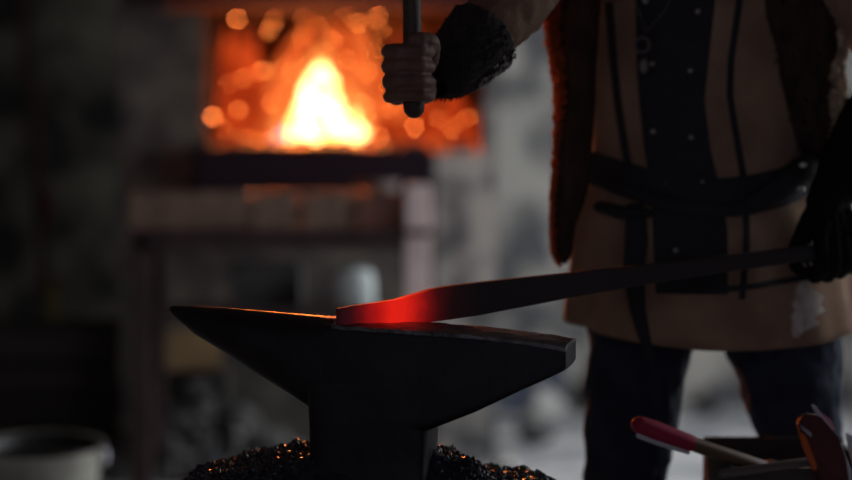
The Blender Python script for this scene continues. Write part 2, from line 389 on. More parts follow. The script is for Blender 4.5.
p1 = P(45,205,8.64)
tag(obj('rag', remeshed and tube(bmesh.new(), [p1+Vector((0,.03,.05)), p1+Vector((.004,.02,0)), p1+Vector((.008,.03,-.06))], [(.025,.018),(.03,.02),(.012,.01)], 12), M_rag), 'small dull red rag hung on the leaning pole', 'rag')

# rubble behind: heap, stones
hp = bmesh.new()
for i in range(600):
    a = random.uniform(0,2*pi); r = sqrt(random.random())
    x = X(235,8.1)+r*.42*cos(a); y = 7.0+.0+r*.20*sin(a)
    rock(hp, (x, y, max(.01,(1-r)*.34*random.random()+.015)), random.uniform(.015,.045), 1)
tag(obj('rubble', hp, M_rub, smooth=False), 'low heap of pale grey rubble on the floor under the table', 'rubble', kind='stuff')
c = P(188, 372, 7.0)
sb = obj('stone_slab', B((c.x, 7.12, c.z/2-.0), (.26,.2,c.z)), M_crate, smooth=False, bevel=.01); tag(sb, 'dark upright stone slab under the yellow wood block', 'stone')
tag(obj('wood_block', B((c.x, 7.12, c.z+.07), (.20,.14,.14), Matrix.Rotation(.2,3,'Z'), .004), M_woodblk, smooth=False, bevel=.006), 'yellowish wood block on the dark stone slab below the table', 'block')
def stone(px, py, Y, r, m, lab, grp=None, sq=1):
    p = P(px, py, Y); bm = bmesh.new(); rock(bm, (0,0,0), r, 2, .3)
    for v in bm.verts: v.co.z *= .7*sq; v.co += Vector((p.x, Y, 0))
    zmin = min(v.co.z for v in bm.verts)
    for v in bm.verts: v.co.z -= zmin+.003
    return tag(obj('stone', bm, m), lab, 'stone', grp)
stone(114, 424, 8.4, .07, M_rubp, 'small pale stone on the floor left of the table leg')
for (px, Y, r, m, lab) in [(470,7.12,.06,M_rub,'small grey stone on the floor just right of the forge base'),(538,7.9,.10,M_rub,'dark grey stone on the floor left of the pale boulder'),
    (545,8.55,.10,M_rubp,'pale boulder on the floor in front of the blue grey chest'),(448,6.98,.07,M_rub,'low grey stone on the floor by the pale table leg'),
    (588,9.0,.12,M_crate,'dark stone on the floor near the left trouser leg'),(505,7.0,.05,M_rubp,'small pale stone on the floor between forge and dark stone'),(705,9.0,.06,M_crate,'small dark stone on the floor seen between the legs')]:
    stone(px, 400, Y, r, m, lab)
# boards leaning on the wall behind the anvil
bd = P(500, 400, 9.1)
tag(obj('storage_chest', span(X(456,9.0), X(566,9.0), 8.95, 9.25, 0, Z(352,9.0)), mat('blue_grey_paint', (.09,.11,.15), .8, 0, (.05,.06,.09), 5), smooth=False, bevel=.01), 'dark blue grey chest standing against the back wall', 'chest')

# ------------------------------------------------------------------ anvil
AC = P(372, 330, 3.5)       # middle of the face
YAW = radians(-13); TILT = radians(3)
k = 3.5/F
RZ = Matrix.Rotation(YAW, 3, 'Z')
def A(x, y, z):             # anvil local -> world; x along, z relative to face
    v = Matrix.Rotation(TILT, 3, 'X') @ Vector((x, y, 0)); v.z += z
    return AC + RZ @ v
FOOT = .465
anvil = thing('anvil', (AC.x, AC.y, FOOT), 'black steel anvil with long horn standing on a heap of clinker', 'anvil')
cs = cos(YAW)
def lx(px): return (px-372)*k/cs
def lz(py): return -(py-328)*k
def corr(x): return 0
def section(bm, st_, seg=20, power=4.):
    rings = []
    for (x, top, bot, hw, pw) in st_:
        zc = (top+bot)/2; hz = (top-bot)/2; ring = []
        for i in range(seg):
            a = 2*pi*i/seg + pi/seg; ca, sa = cos(a), sin(a)
            ring.append(bm.verts.new(A(x, math.copysign(abs(ca)**(2/pw), ca)*hw, zc+math.copysign(abs(sa)**(2/pw), sa)*hz)))
        rings.append(ring)
    for i in range(len(rings)-1):
        for j in range(seg): bm.faces.new((rings[i][j], rings[i][(j+1)%seg], rings[i+1][(j+1)%seg], rings[i+1][j]))
    bm.faces.new(rings[0]); bm.faces.new(rings[-1][::-1]); return bm
def pz(x, py):   # height of a silhouette point at local x given the pixel row, allowing for depth
    Yd = 3.5 + x*sin(YAW); return P(400, py, Yd).z - AC.z
hs = []
for (px, t, b, hw, pw) in [(164,306.5,311,.004,2),(168,305.5,316,.009,2),(190,306,334,.020,2),(225,308,354,.032,2.1),(260,311,376,.043,2.2),(295,314,396,.051,2.5),(318,316,410,.055,3),(338,318,420,.057,4)]:
    x = lx(px); hs.append((x, pz(x,t), pz(x,b), hw, pw))
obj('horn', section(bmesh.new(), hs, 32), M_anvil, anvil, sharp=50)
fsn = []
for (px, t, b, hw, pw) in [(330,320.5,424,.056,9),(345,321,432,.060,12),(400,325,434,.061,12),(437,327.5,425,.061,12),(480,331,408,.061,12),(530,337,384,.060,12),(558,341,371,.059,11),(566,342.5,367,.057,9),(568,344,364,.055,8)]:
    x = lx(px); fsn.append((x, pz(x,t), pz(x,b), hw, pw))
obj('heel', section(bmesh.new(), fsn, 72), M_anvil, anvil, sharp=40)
# hard face plate, slightly dished and worn
fp = bmesh.new(); N = 40; rows = []
for i in range(N+1):
    px = 340+(568-340)*i/N; x = lx(px); t = lerp([(330,320.5),(400,325),(437,327.5),(480,331),(530,337),(558,341),(568,343)], px)
    row = []
    for j in range(9):
        y = -.060+.120*j/8; e = abs(j-4)/4
        w = .0018*noise.noise(Vector((x*40,y*40,0)))
        row.append(fp.verts.new(A(x, y*.985, pz(x,t)+.0035+w-.004*(e**6))))
    rows.append(row)
bot = [[fp.verts.new(v.co-Vector((0,0,.0065))) for v in r] for r in rows]
for i in range(N):
    for j in range(8):
        fp.faces.new((rows[i][j],rows[i+1][j],rows[i+1][j+1],rows[i][j+1])); fp.faces.new((bot[i][j],bot[i][j+1],bot[i+1][j+1],bot[i+1][j]))
    for j in (0,8): fp.faces.new((rows[i][j],bot[i][j],bot[i+1][j],rows[i+1][j]))
for i in (0,N):
    for j in range(8): fp.faces.new((rows[i][j],rows[i][j+1],bot[i][j+1],bot[i][j]))
obj('face_plate', fp, M_face, anvil, sharp=50)
ws = bmesh.new(); rings = []
for (z, x0, x1, hy) in [(-.09,314,434,.0612),(-.135,314,434,.0612),(-.17,315,433.5,.0605),(-.21,315,432.5,.0600),(-.255,315,432,.0605),(-.268,312,435,.064),(-.276,296,446,.074),(FOOT-AC.z,292,450,.080)]:
    a, b = lx(x0), lx(x1); ring = []; cx = (a+b)/2; hx = (b-a)/2
    for i in range(40):
        t = 2*pi*i/40+pi/40; ca, sa = cos(t), sin(t)
        v = RZ @ Vector((cx+math.copysign(abs(ca)**.25, ca)*hx, math.copysign(abs(sa)**.25, sa)*hy, 0))
        ring.append(ws.verts.new(Vector((AC.x+v.x, AC.y+v.y, AC.z+z))))
    rings.append(ring)
for i in range(len(rings)-1):
    for j in range(40): ws.faces.new((rings[i][j], rings[i][(j+1)%40], rings[i+1][(j+1)%40], rings[i+1][j]))
ws.faces.new(rings[0]); ws.faces.new(rings[-1][::-1])
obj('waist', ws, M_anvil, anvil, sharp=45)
hh = obj('hardy_hole', B(A(lx(535), .02, pz(lx(535),337.5)-.0022), (.018,.018,.010), RZ), M_bucketin, anvil, smooth=False)  # solid black block; its colour stands for the shade in the hole

# stump and clinker heap
tag(obj('anvil_stump', lathe(bmesh.new(), (AC.x, AC.y, 0), [(.385,0),(.37,.05),(.36,.3),(.362,FOOT-.01),(.355,FOOT)], 48), M_stump), 'dark wooden stump under the anvil and its clinker heap', 'stump')
hp = bmesh.new(); gr = []
def hz(x, y):
    r = sqrt(x*x+y*y)
    xx = x+.25*y
    base = lerp([(-.36,.484),(-.325,.492),(-.21,.515),(-.11,.541),(.11,.541),(.125,.537),(.165,.530),(.195,.510),(.22,.490),(.35,.480)], xx)
    f = max(0, min(1, (y+.075)/.05))*max(0, min(1, (.34-y)/.2)); base = .482+(base-.482)*f
    e = max(0, min(1, (.352-r)/.03)); base = FOOT+.003+(base-FOOT-.003)*e
    return base + (.009*noise.noise(Vector((x*20,y*20,3)))+.005*noise.noise(Vector((x*60,y*60,3))))*e*(.4+.6*f)
nr, na = 44, 130
for i in range(nr+1):
    r = .05+(.354-.05)*i/nr
    gr.append([hp.verts.new((AC.x+r*cos(2*pi*j/na), AC.y+r*sin(2*pi*j/na), hz(r*cos(2*pi*j/na), r*sin(2*pi*j/na)))) for j in range(na)])
for i in range(nr):
    for j in range(na): hp.faces.new((gr[i][j], gr[i+1][j], gr[i+1][(j+1)%na], gr[i][(j+1)%na]))
random.seed(3)
for i in range(6500):
    a = random.uniform(0,2*pi) if i%3 == 0 else random.choice((0,pi))+random.uniform(-.7,.9); r = .10+.24*sqrt(random.random()); x, y = r*cos(a), r*sin(a)
    rock(hp, (AC.x+x, AC.y+y, hz(x,y)+.001), random.choice((.002,.0025,.003,.004,.005,.0065)), 1, .5)
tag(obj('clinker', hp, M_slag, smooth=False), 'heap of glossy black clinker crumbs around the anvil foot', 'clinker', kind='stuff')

# ------------------------------------------------------------------ hot bar
def hotmat():
    m = bpy.data.materials.new('forged_hot_bar'); m.use_nodes = True; nt = m.node_tree; L = nt.links; b = nt.nodes['Principled BSDF']
    b.inputs['Base Color'].default_value = (.045,.038,.040,1); b.inputs['Roughness'].default_value = .7; b.inputs['Metallic'].default_value = .1
    tc = nt.nodes.new('ShaderNodeTexCoord'); sp_ = nt.nodes.new('ShaderNodeSeparateXYZ'); L.new(tc.outputs['Object'], sp_.inputs[0])
    n = nt.nodes.new('ShaderNodeTexNoise'); n.inputs['Scale'].default_value = 30
    ad = nt.nodes.new('ShaderNodeMath'); ad.operation = 'MULTIPLY_ADD'; ad.inputs[1].default_value = .02
    L.new(tc.outputs['Object'], n.inputs['Vector'])
    L.new(n.outputs['Fac'], ad.inputs[0]); L.new(sp_.outputs['X'], ad.inputs[2])
    r = nt.nodes.new('ShaderNodeValToRGB'); e = r.color_ramp
    e.elements[0].position = 0; e.elements[0].color = (.012,.0,.0,1)
    e.elements[1].position = 1; e.elements[1].color = (0,0,0,1)
    for pos, c in ((.06,(.010,.0005,.002)),(.13,(.035,.001,.002)),(.20,(.13,.002,.003)),(.30,(.42,.005,.003)),(.39,(.76,.013,.005)),(.48,(.74,.012,.005)),(.56,(.40,.006,.003)),(.63,(.14,.002,.002)),(.70,(.035,.0007,.0008)),(.80,(.005,0,0))):
        q = e.elements.new(pos); q.color = (*c, 1)
    ml = nt.nodes.new('ShaderNodeMath'); ml.operation = 'MULTIPLY'; ml.inputs[1].default_value = 1/.26
    L.new(ad.outputs[0], ml.inputs[0]); L.new(ml.outputs[0], r.inputs[0]); L.new(r.outputs[0], b.inputs['Emission Color']); b.inputs['Emission Strength'].default_value = .95
    n2 = nt.nodes.new('ShaderNodeTexNoise'); n2.inputs['Scale'].default_value = 90; bp = nt.nodes.new('ShaderNodeBump'); bp.inputs['Strength'].default_value = .2; bp.inputs['Distance'].default_value = .004
    L.new(tc.outputs['Object'], n2.inputs['Vector']); L.new(n2.outputs['Fac'], bp.inputs['Height']); L.new(bp.outputs[0], b.inputs['Normal'])
    return m
YB0, YB1 = 3.46, 3.86
def by(px): return YB0+(YB1-YB0)*(px-338)/(830-338)
bar = bmesh.new(); rings = []
prof = [(338,308.5,325.5),(352,305.5,325.5),(372,303,325),(395,299.5,324.3),(412,294.5,323),(430,289,321.5),(450,285.5,319),(480,282,314.5),(560,273.5,299),(640,265,285),(720,256,272.5),(800,246,261.5),(860,239,253.5)]
b0 = P(338, 317, by(338))
bdir = (P(800,253.7,by(800))-P(430,305,by(430))).normalized()
nrm = Vector((0,0,1)); side = nrm.cross(bdir).normalized()
for i, (px, t, b) in enumerate(prof):
    T_, B_ = P(px, t, by(px)), P(px, b, by(px)); th = lerp([(338,.010),(430,.013),(860,.011)], px)
    c = .0025; ring = []
    zt_, zb_ = T_.z, B_.z
    for (s, z) in ((-th+c, zt_),(th-c, zt_),(th, zt_-c),(th, zb_+c),(th-c, zb_),(-th+c, zb_),(-th, zb_+c),(-th, zt_-c)):
        ring.append(bar.verts.new(Vector((T_.x, T_.y, z)) + side*s))
    rings.append(ring)
for i in range(len(rings)-1):
    for j in range(8): bar.faces.new((rings[i][j], rings[i][(j+1)%8], rings[i+1][(j+1)%8], rings[i+1][j]))
bar.faces.new(rings[0]); bar.faces.new(rings[-1][::-1])
bmesh.ops.recalc_face_normals(bar, faces=bar.faces)
me = bpy.data.meshes.new('steel_bar'); bar.to_mesh(me); bar.free(); me.transform(Matrix.Translation(-b0))
bo_ = link('steel_bar', me, hotmat(), None, True, 25); bo_.location = b0
tag(bo_, 'long flat steel bar with red hot end lying on the anvil', 'metal bar')
# glowing flattened orange lumps on the horn beside the bar tip
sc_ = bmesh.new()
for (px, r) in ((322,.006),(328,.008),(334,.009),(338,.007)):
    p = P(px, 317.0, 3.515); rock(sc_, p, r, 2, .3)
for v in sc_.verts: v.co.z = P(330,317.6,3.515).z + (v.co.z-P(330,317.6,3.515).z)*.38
tag(obj('orange_lumps', sc_, emis('orange_glow', (1,.20,.06), 1.0)), 'glowing orange lumps on the anvil beside the bar tip', 'scale flake')

# ------------------------------------------------------------------ hammer
FC = P(411, 74, 3.5)
ht, hb_ = P(409.5, -95, 3.50), P(414, 108, 3.5)
hm = thing('hammer', hb_, 'hammer with brown wooden handle held upright in the raised fist', 'hammer')
n_ = 12; ax = (ht-hb_)
obj('handle', tube(bmesh.new(), [hb_+ax*t for t in (0,.03,.1,.25,.5,.8,1,1.12)], [(.0205,.0185),(.021,.019),(.020,.017),(.019,.0165),(.0185,.016),(.0175,.0155),(.015,.012),(.014,.011)], 24), M_handle, hm)
hh = bmesh.new(); hc = ht+Vector((0,0,.012))
box(hh, hc, (.055,.045,.05)); obj('hammer_head', tube(hh, [hc+Vector((-.07,0,0)), hc+Vector((.045,0,0))], [.026,.026], 16, caps='flat'), M_steel, hm)
obj('peen', tube(bmesh.new(), [hc+Vector((.04,0,0)), hc+Vector((.085,0,0))], [(.024,.024),(.006,.024)], 16), M_steel, hm)

# ------------------------------------------------------------------ smith
CX, CY = .565, 4.12
smith = thing('person', (CX, CY, 0), 'person in tan coat with black placket swinging a hammer behind the anvil', 'person')
def hand(bm, c, a, d, n, s=1., inf=0.):
    """fist around an axis through c: a = axis (thumb end), d = way the fingers leave the palm, n = palm normal"""
    def H(x, y, z): return c + (d*x + n*y + a*z)*s
    for i, (z, L_, r) in enumerate(((.034,.97,.0112),(.0115,1.04,.0116),(-.0115,1.0,.0112),(-.034,.88,.0100))):
        r += inf; q = .95+.05*L_
        zz = z*(1+inf*20)
        tube(bm, [H(-.015,-.031,zz), H(.014,-.032*q,zz), H(.030*L_,-.024,zz), H(.0415*L_,-.004,zz)], [r*1.02*s]*2+[r*s*1.08,r*s*1.05], 12)
        tube(bm, [H(.0415*L_,-.004,zz), H(.038*L_,.012,zz), H(.027*L_,.026,zz-.001)], [r*s*1.05,r*s*.93,r*s*.97], 12)
        tube(bm, [H(.027*L_,.026,zz-.001), H(.010,.0325,zz-.002), H(-.003,.031,zz-.002)], [r*s*.97,r*s*.9,r*s*.8], 12)
        tube(bm, [H(-.085,-.018,zz*.45), H(-.05,-.027,zz*.75), H(-.012,-.030,zz)], [.019*s,.016*s,.0135*s], 12)
    tube(bm, [H(-.075,-.008,.015), H(-.045,.010,.026), H(-.022,.026,.040)], [.021*s,(.0195+inf)*s,(.0150+inf)*s], 14)
    tube(bm, [H(-.022,.026,.040), H(-.002,.034,.0475), H(.008,.033,.049)], [(.0150+inf)*s,(.0130+inf)*s,(.0135+inf)*s], 14)
    tube(bm, [H(.008,.033,.049), H(.024,.024,.050), H(.031,.016,.050)], [(.0135+inf)*s,(.0122+inf)*s,(.0092+inf)*s], 14)
    tube(bm, [H(-.08,-.010,-.012), H(-.045,.004,-.026), H(-.018,.014,-.030)], [.021*s,.0195*s,.014*s], 14)
    return H(-.088,-.014,0)
SH_R = Vector((.370, 4.05, 1.455)); EL_R = P(554, -58, 3.77)
SH_L = Vector((.765, 4.10, 1.440)); EL_L = Vector((.990, 3.98, 1.27))
a_r = ax.normalized()
wd = (FC-EL_R); wd = (wd - a_r*wd.dot(a_r)).normalized()
wd = Vector((-.36,-.93,0)).normalized(); wd = (wd - a_r*wd.dot(a_r)).normalized()
n_r = a_r.cross(wd).normalized()
if n_r.y > 0: n_r = -n_r
HS = 1.13
body = bmesh.new()
wr_R = hand(body, FC, a_r, wd, n_r, HS)
LC = P(829, 249.5, by(829))
a_l = -bdir.normalized()
wl = (LC-EL_L); wl = (wl - a_l*wl.dot(a_l)).normalized()
n_l = a_l.cross(wl).normalized()
n_l = -n_l if n_l.x > 0 else n_l
wr_L = hand(body, LC, a_l, wl, n_l, 1.05)
def limb(pts, r, seg=18): tube(body, pts, r, seg)
limb([wr_R, wr_R.lerp(EL_R,.12), wr_R.lerp(EL_R,.55), EL_R], [(.026,.030),.027,.042,.043])
limb([EL_R, EL_R.lerp(SH_R,.5), SH_R], [.043,.052,.060])
limb([wr_L, wr_L.lerp(EL_L,.12), wr_L.lerp(EL_L,.55), EL_L], [.027,.027,.042,.043])
limb([EL_L, EL_L.lerp(SH_L,.5), SH_L], [.043,.052,.060])
limb([(CX,CY,.90),(CX,CY,1.0),(CX,CY,1.12),(CX,CY,1.3),(CX,CY,1.42),(CX,CY-.01,1.47)], [(.11,.15),(.10,.145),(.10,.145),(.115,.165),(.09,.165),(.07,.085)], 28)
limb([SH_R, (CX-.08,CY,1.46),(CX+.08,CY,1.46), SH_L], [.06,.062,.062,.06])
limb([(CX,CY-.005,1.45),(CX,CY-.02,1.53),(CX,CY-.03,1.58)], [.062,.056,.058])
HCn = Vector((CX-.01, CY-.055, 1.665))
ell(body, HCn+Vector((0,.015,.03)), (.077,.096,.092), 28); ell(body, HCn+Vector((0,-.025,-.035)), (.058,.070,.078), 24)
tube(body, [HCn+Vector((0,-.088,.022)), HCn+Vector((0,-.112,-.014))], [.009,.0135], 10)
for s in (-1,1):
    ell(body, HCn+Vector((s*.013,-.103,-.018)), (.008,.009,.007), 10)
    ell(body, HCn+Vector((s*.078,.018,-.002)), (.009,.017,.030), 12)
    ell(body, HCn+Vector((s*.030,-.083,.026)), (.024,.010,.006), 12)
tube(body, [HCn+Vector((-.021,-.086,-.044)),HCn+Vector((0,-.094,-.042)),HCn+Vector((.021,-.086,-.044))], [.004,.0065,.004], 8)
tube(body, [HCn+Vector((-.018,-.086,-.052)),HCn+Vector((0,-.093,-.053)),HCn+Vector((.018,-.086,-.052))], [.004,.007,.004], 8)
ell(body, HCn+Vector((0,-.075,-.083)), (.022,.018,.016), 12)
HIP = {-1: Vector((.455,CY+.01,.90)), 1: Vector((.675,CY+.01,.90))}
KN = {-1: Vector((.412,CY-.03,.50)), 1: Vector((.765,CY-.02,.50))}
AN = {-1: Vector((.395,CY+.03,.10)), 1: Vector((.79,CY+.04,.10))}
for s in (-1,1):
    limb([HIP[s], HIP[s].lerp(KN[s],.5), KN[s]], [.088,.078,.056]); limb([KN[s], KN[s].lerp(AN[s],.35), AN[s]], [.056,.056,.038])
    limb([AN[s], AN[s]+Vector((0,-.02,-.045))], [.038,.040])
    limb([AN[s]+Vector((0,.03,-.055)), AN[s]+Vector((s*.01,-.06,-.058)), AN[s]+Vector((s*.02,-.15,-.066))], [(.036,.030),(.042,.028),(.038,.020)])
me = remeshed(body, .0034, 2)
link('body', me, M_skin, smith, True, 0)
for s in (-1,1):
    obj('eye', ell(bmesh.new(), HCn+Vector((s*.030,-.084,.014)), (.012,.010,.010), 14), M_eye, smith)
hr = bmesh.new(); ell(hr, HCn+Vector((0,.028,.052)), (.085,.100,.085), 28); ell(hr, HCn+Vector((0,.045,.0)), (.078,.075,.09), 24)
link('hair', remeshed(hr, .006, 2, .008, .02), M_hair, smith, True, 0)

# trousers
tr = bmesh.new()
tube(tr, [(CX,CY,1.02),(CX+.005,CY,.90),(CX+.01,CY,.80)], [(.165,.125),(.19,.135),(.19,.125)], 32, axis=Vector((0,1,0)))
def lg(s, pts): tube(tr, pts, [p[1] for p in s], 28) 
LL = [((.45,CY,.86),.105),((.440,CY-.005,.70),.108),((.425,CY-.015,.58),.098),((.412,CY-.025,.48),.088),((.405,CY-.01,.36),.080),((.398,CY+.02,.20),.078),((.395,CY+.03,.09),.082)]
RL = [((.70,CY,.86),.115),((.730,CY-.005,.70),.120),((.752,CY-.015,.58),.100),((.768,CY-.02,.48),.080),((.778,CY-.01,.36),.076),((.786,CY+.02,.20),.076),((.79,CY+.035,.09),.080)]
for T_ in (LL, RL): tube(tr, [p for p, r in T_], [r for p, r in T_], 28)
link('trousers', remeshed(tr, .008, 4, .009, .07), M_jean, smith, True, 0)
for s in (-1,1):
    bt = bmesh.new(); a_ = AN[s]
    tube(bt, [a_+Vector((0,.005,.13)), a_+Vector((0,.0,0)), a_+Vector((0,0,-.04))], [.055,.052,.055], 20)
    tube(bt, [a_+Vector((0,.035,-.05)), a_+Vector((s*.008,-.06,-.05)), a_+Vector((s*.018,-.14,-.056)), a_+Vector((s*.022,-.19,-.06))], [(.045,.046),(.050,.042),(.052,.038),(.04,.03)], 20)
    me_ = remeshed(bt, .006, 3)
    for v in me_.vertices: v.co.z = max(v.co.z, .012)
    b_ = link('boot', me_, M_boot, smith, True, 0)
    so = bmesh.new()
    o_ = [( -.048,.06),(-.05,-.02),(-.056,-.12),(-.045,-.20),(0,-.235),(.045,-.20),(.056,-.12),(.05,-.02),(.048,.06),(0,.09)]
    lo_ = [so.verts.new((a_.x+x+s*.012, a_.y+y, 0)) for x, y in o_]; up_ = [so.verts.new((a_.x+x+s*.012, a_.y+y, .022)) for x, y in o_]
    for i in range(10): so.faces.new((lo_[i], lo_[(i+1)%10], up_[(i+1)%10], up_[i]))
    so.faces.new(lo_[::-1]); so.faces.new(up_); obj('sole', so, M_black, b_, smooth=False)

# coat -----------------------------------------------------------------
CT = {  # z: cx, cy, rx, ry
 'cx': [(.66,.600),(.85,.585),(1.0,.570),(1.2,.565),(1.5,.565)],
 'cy': [(.66,4.12),(1.5,4.12)],
 'rx': [(.66,.318),(.75,.308),(.86,.290),(.95,.268),(1.02,.234),(1.1,.226),(1.2,.230),(1.32,.232),(1.42,.225),(1.465,.17),(1.50,.085),(1.56,.07)],
 'ry': [(.66,.235),(.75,.225),(.86,.200),(.95,.172),(1.02,.155),(1.1,.155),(1.2,.160),(1.32,.160),(1.42,.135),(1.465,.11),(1.50,.08),(1.56,.068)]}
def fold(th, z):
    w = max(0, min(1, (1.0-z)/.2)); u = max(0, min(1, (z-1.0)/.3))
    f = w*(.022*sin(th*9+.7+1.5*sin(z*7))+.012*sin(th*17+z*4))+.012*u*noise.noise(Vector((cos(th)*2, sin(th)*2, z*5)))
    f += .02*math.exp(-((z-.93)/.05)**2)*sin(th*13+1)
    return f
def Sf(th, z, eps=0):
    cx, cy, rx, ry = (lerp(CT[q], z) for q in ('cx','cy','rx','ry'))
    f = 1+fold(th, z)
    return Vector((cx+(rx*f+eps)*cos(th), cy-(ry*f+eps)*sin(th), z))
def hem(th): return .688 + .045*abs(cos(th))**2.2
co = bmesh.new(); NT = 128; rr = []
zsn = [i/44 for i in range(45)]
for t in zsn:
    row = []
    for j in range(NT):
        th = 2*pi*j/NT; z = hem(th)*(1-t)+1.54*t; row.append(co.verts.new(Sf(th, z)))
    rr.append(row)
inn = []
for t in zsn[:-1]:
    inn.append([co.verts.new(Sf(2*pi*j/NT, hem(2*pi*j/NT)*(1-t)+1.54*t, -.007)) for j in range(NT)])
for R_ in (rr, inn):
    for i in range(len(R_)-1):
        for j in range(NT): co.faces.new((R_[i][j], R_[i][(j+1)%NT], R_[i+1][(j+1)%NT], R_[i+1][j]))
for j in range(NT):
    co.faces.new((rr[0][j], inn[0][j], inn[0][(j+1)%NT], rr[0][(j+1)%NT]))
coat = obj('coat', co, M_coat, smith, sharp=0)
def zof(py, Y=3.95): return P(426, py, Y).z
def thx(x, z):
    cx, rx = lerp(CT['cx'], z), lerp(CT['rx'], z); c = max(-.999, min(.999, (x-cx)/rx)); return acos(c)
def thp(px, z):   # image column -> angle on the coat front (two steps of fixed point)
    Y = 3.96
    for _ in range(4):
        th = thx(P(px, 200, Y).x, z); Y = Sf(th, z).y
    return th
def patch(name, rowsdef, m, parent, eps=.004, n=10, back=.004, ns=48):
    """rowsdef: list of (py, pxl, pxr) -> closed strip lying on the coat"""
    bm = bmesh.new(); top = []; bt_ = []
    for i in range(ns+1):
        py = rowsdef[0][0]+(rowsdef[-1][0]-rowsdef[0][0])*i/ns
        l = lerp([(r[0], r[1]) for r in rowsdef], py); r_ = lerp([(r[0], r[2]) for r in rowsdef], py); z = zof(py)
        A_, B_ = thp(l, z), thp(r_, z)
        ths = [A_+(B_-A_)*j/n for j in range(n+1)]
        top.append([bm.verts.new(Sf(t, z, eps)) for t in ths]); bt_.append([bm.verts.new(Sf(t, z, -back)) for t in ths])
    for i in range(ns):
        for j in range(n):
            bm.faces.new((top[i][j],top[i][j+1],top[i+1][j+1],top[i+1][j])); bm.faces.new((bt_[i][j],bt_[i+1][j],bt_[i+1][j+1],bt_[i][j+1]))
        for j in (0,n): bm.faces.new((top[i][j],top[i+1][j],bt_[i+1][j],bt_[i][j]))
    for i in (0,ns):
        for j in range(n): bm.faces.new((top[i][j],top[i][j+1],bt_[i][j+1],bt_[i][j]))
    return obj(name, bm, m, parent, sharp=50)
pk = patch('placket', [(-60,634,716),(0,636,714),(60,637,708),(100,640,704),(150,645,710),(192,653,721),(230,655,727),(293,656,728)], M_black, coat)
for (px, py) in ((646,-1),(697,11),(653,63),(690,70),(654,131),(691,137),(667,184),(702,182),(676,250)):
    z = zof(py); th = thp(px, z); p = Sf(th, z, .005); nrm_ = (p-Vector((CX,CY,z))).normalized()
    bm = bmesh.new(); tube(bm, [p, p+nrm_*.004], [.0052,.0036], 12); obj('stud', bm, M_stud, coat)
for l in ([(-60,608),(0,610),(60,614),(100,618),(150,626),(190,634)], [(-60,740),(0,738),(60,730),(95,729),(150,738),(188,745),(240,746),(298,742)]):
    patch('piping', [(py, px-3, px+3) for py, px in l], M_black, coat, .005, 3)
def band(name, zc, hh_, eps, m, th0, th1, n=90, back=.004, parent=None):
    bm = bmesh.new(); prof_ = []
    for i in range(n+1):
        th = th0+(th1-th0)*i/n; z = zc(th)
        h = hh_(th) if callable(hh_) else hh_
        prof_.append([bm.verts.new(Sf(th, z+dz*h, e)) for dz, e in ((-.5,-back),(-.5,eps*.8),(-.3,eps),(.3,eps),(.5,eps*.8),(.5,-back))])
    closed = abs((th1-th0)-2*pi) < 1e-6
    for i in range(n):
        for j in range(6): bm.faces.new((prof_[i][j],prof_[i][(j+1)%6],prof_[i+1][(j+1)%6],prof_[i+1][j]))
    if not closed: bm.faces.new(prof_[0]); bm.faces.new(prof_[-1][::-1])
    else: bmesh.ops.remove_doubles(bm, verts=bm.verts, dist=1e-5)
    return obj(name, bm, m, parent, sharp=50)
belt = band('belt', lambda th: .992+.055*(abs(cos(th))**1.7), .062, .012, M_black, 0, 2*pi, parent=smith)
band('belt_layer', lambda th: .962+.075*(abs(cos(th))**1.7), .030, .018, M_black, .1, pi-.1, parent=belt)
band('hem_trim', lambda th: .808+.045*max(0,cos(th))**1.2-.02*max(0,-cos(th)), .011, .005, M_black, .15, pi*.60, parent=coat)
wm = mat('painted_lit_wool', (.80,.77,.72), .9, 0, (.36,.25,.18), 34, stretch=(1,1,.4))
patch('painted_lit_patch', [(266,807,809),(274,804,809),(282,800,807),(290,796,812),(297,797,822),(304,793,817),(310,796,823),(316,792,812),(323,794,817),(330,793,803),(336,795,799)], wm, coat, .0025, 6)  # grazing light on the hem, painted as a pale irregular patch
# hanging strap and pouches on the belt
def frontpt(px, py, e=.02): z = zof(py); return Sf(thp(px, z), z, e)
sb_ = bmesh.new()
tube(sb_, [frontpt(640,205,.022), frontpt(642,240,.022), frontpt(640,275,.02), frontpt(643,310,.016), frontpt(648,338,.012), P(655,375,3.93), P(658,412,3.95)], [(.018,.004),(.023,.004),(.021,.004),(.015,.004),(.011,.004),(.006,.003),(.005,.003)], 12, axis=Vector((0,1,0)))
obj('hanging_strap', sb_, M_black, belt)
pc = bmesh.new(); p = frontpt(628,222,.015)
tube(pc, [frontpt(606,207,.014), frontpt(625,212,.02), frontpt(652,213,.02)], [(.018,.012),(.020,.014),(.014,.010)], 14)
obj('pouch', pc, M_black, belt)
pc = bmesh.new()
tube(pc, [frontpt(748,205,.01), frontpt(772,190,.025), frontpt(790,172,.03), frontpt(800,160,.025)], [(.012,.02),(.02,.028),(.022,.032),(.018,.022)], 16)
pch = obj('pouch', pc, M_black, belt)
for (px, py) in ((803,165),(801,189)):
    obj('rivet', ell(bmesh.new(), P(px,py,3.915), (.008,.004,.005), 12), M_stud, pch)
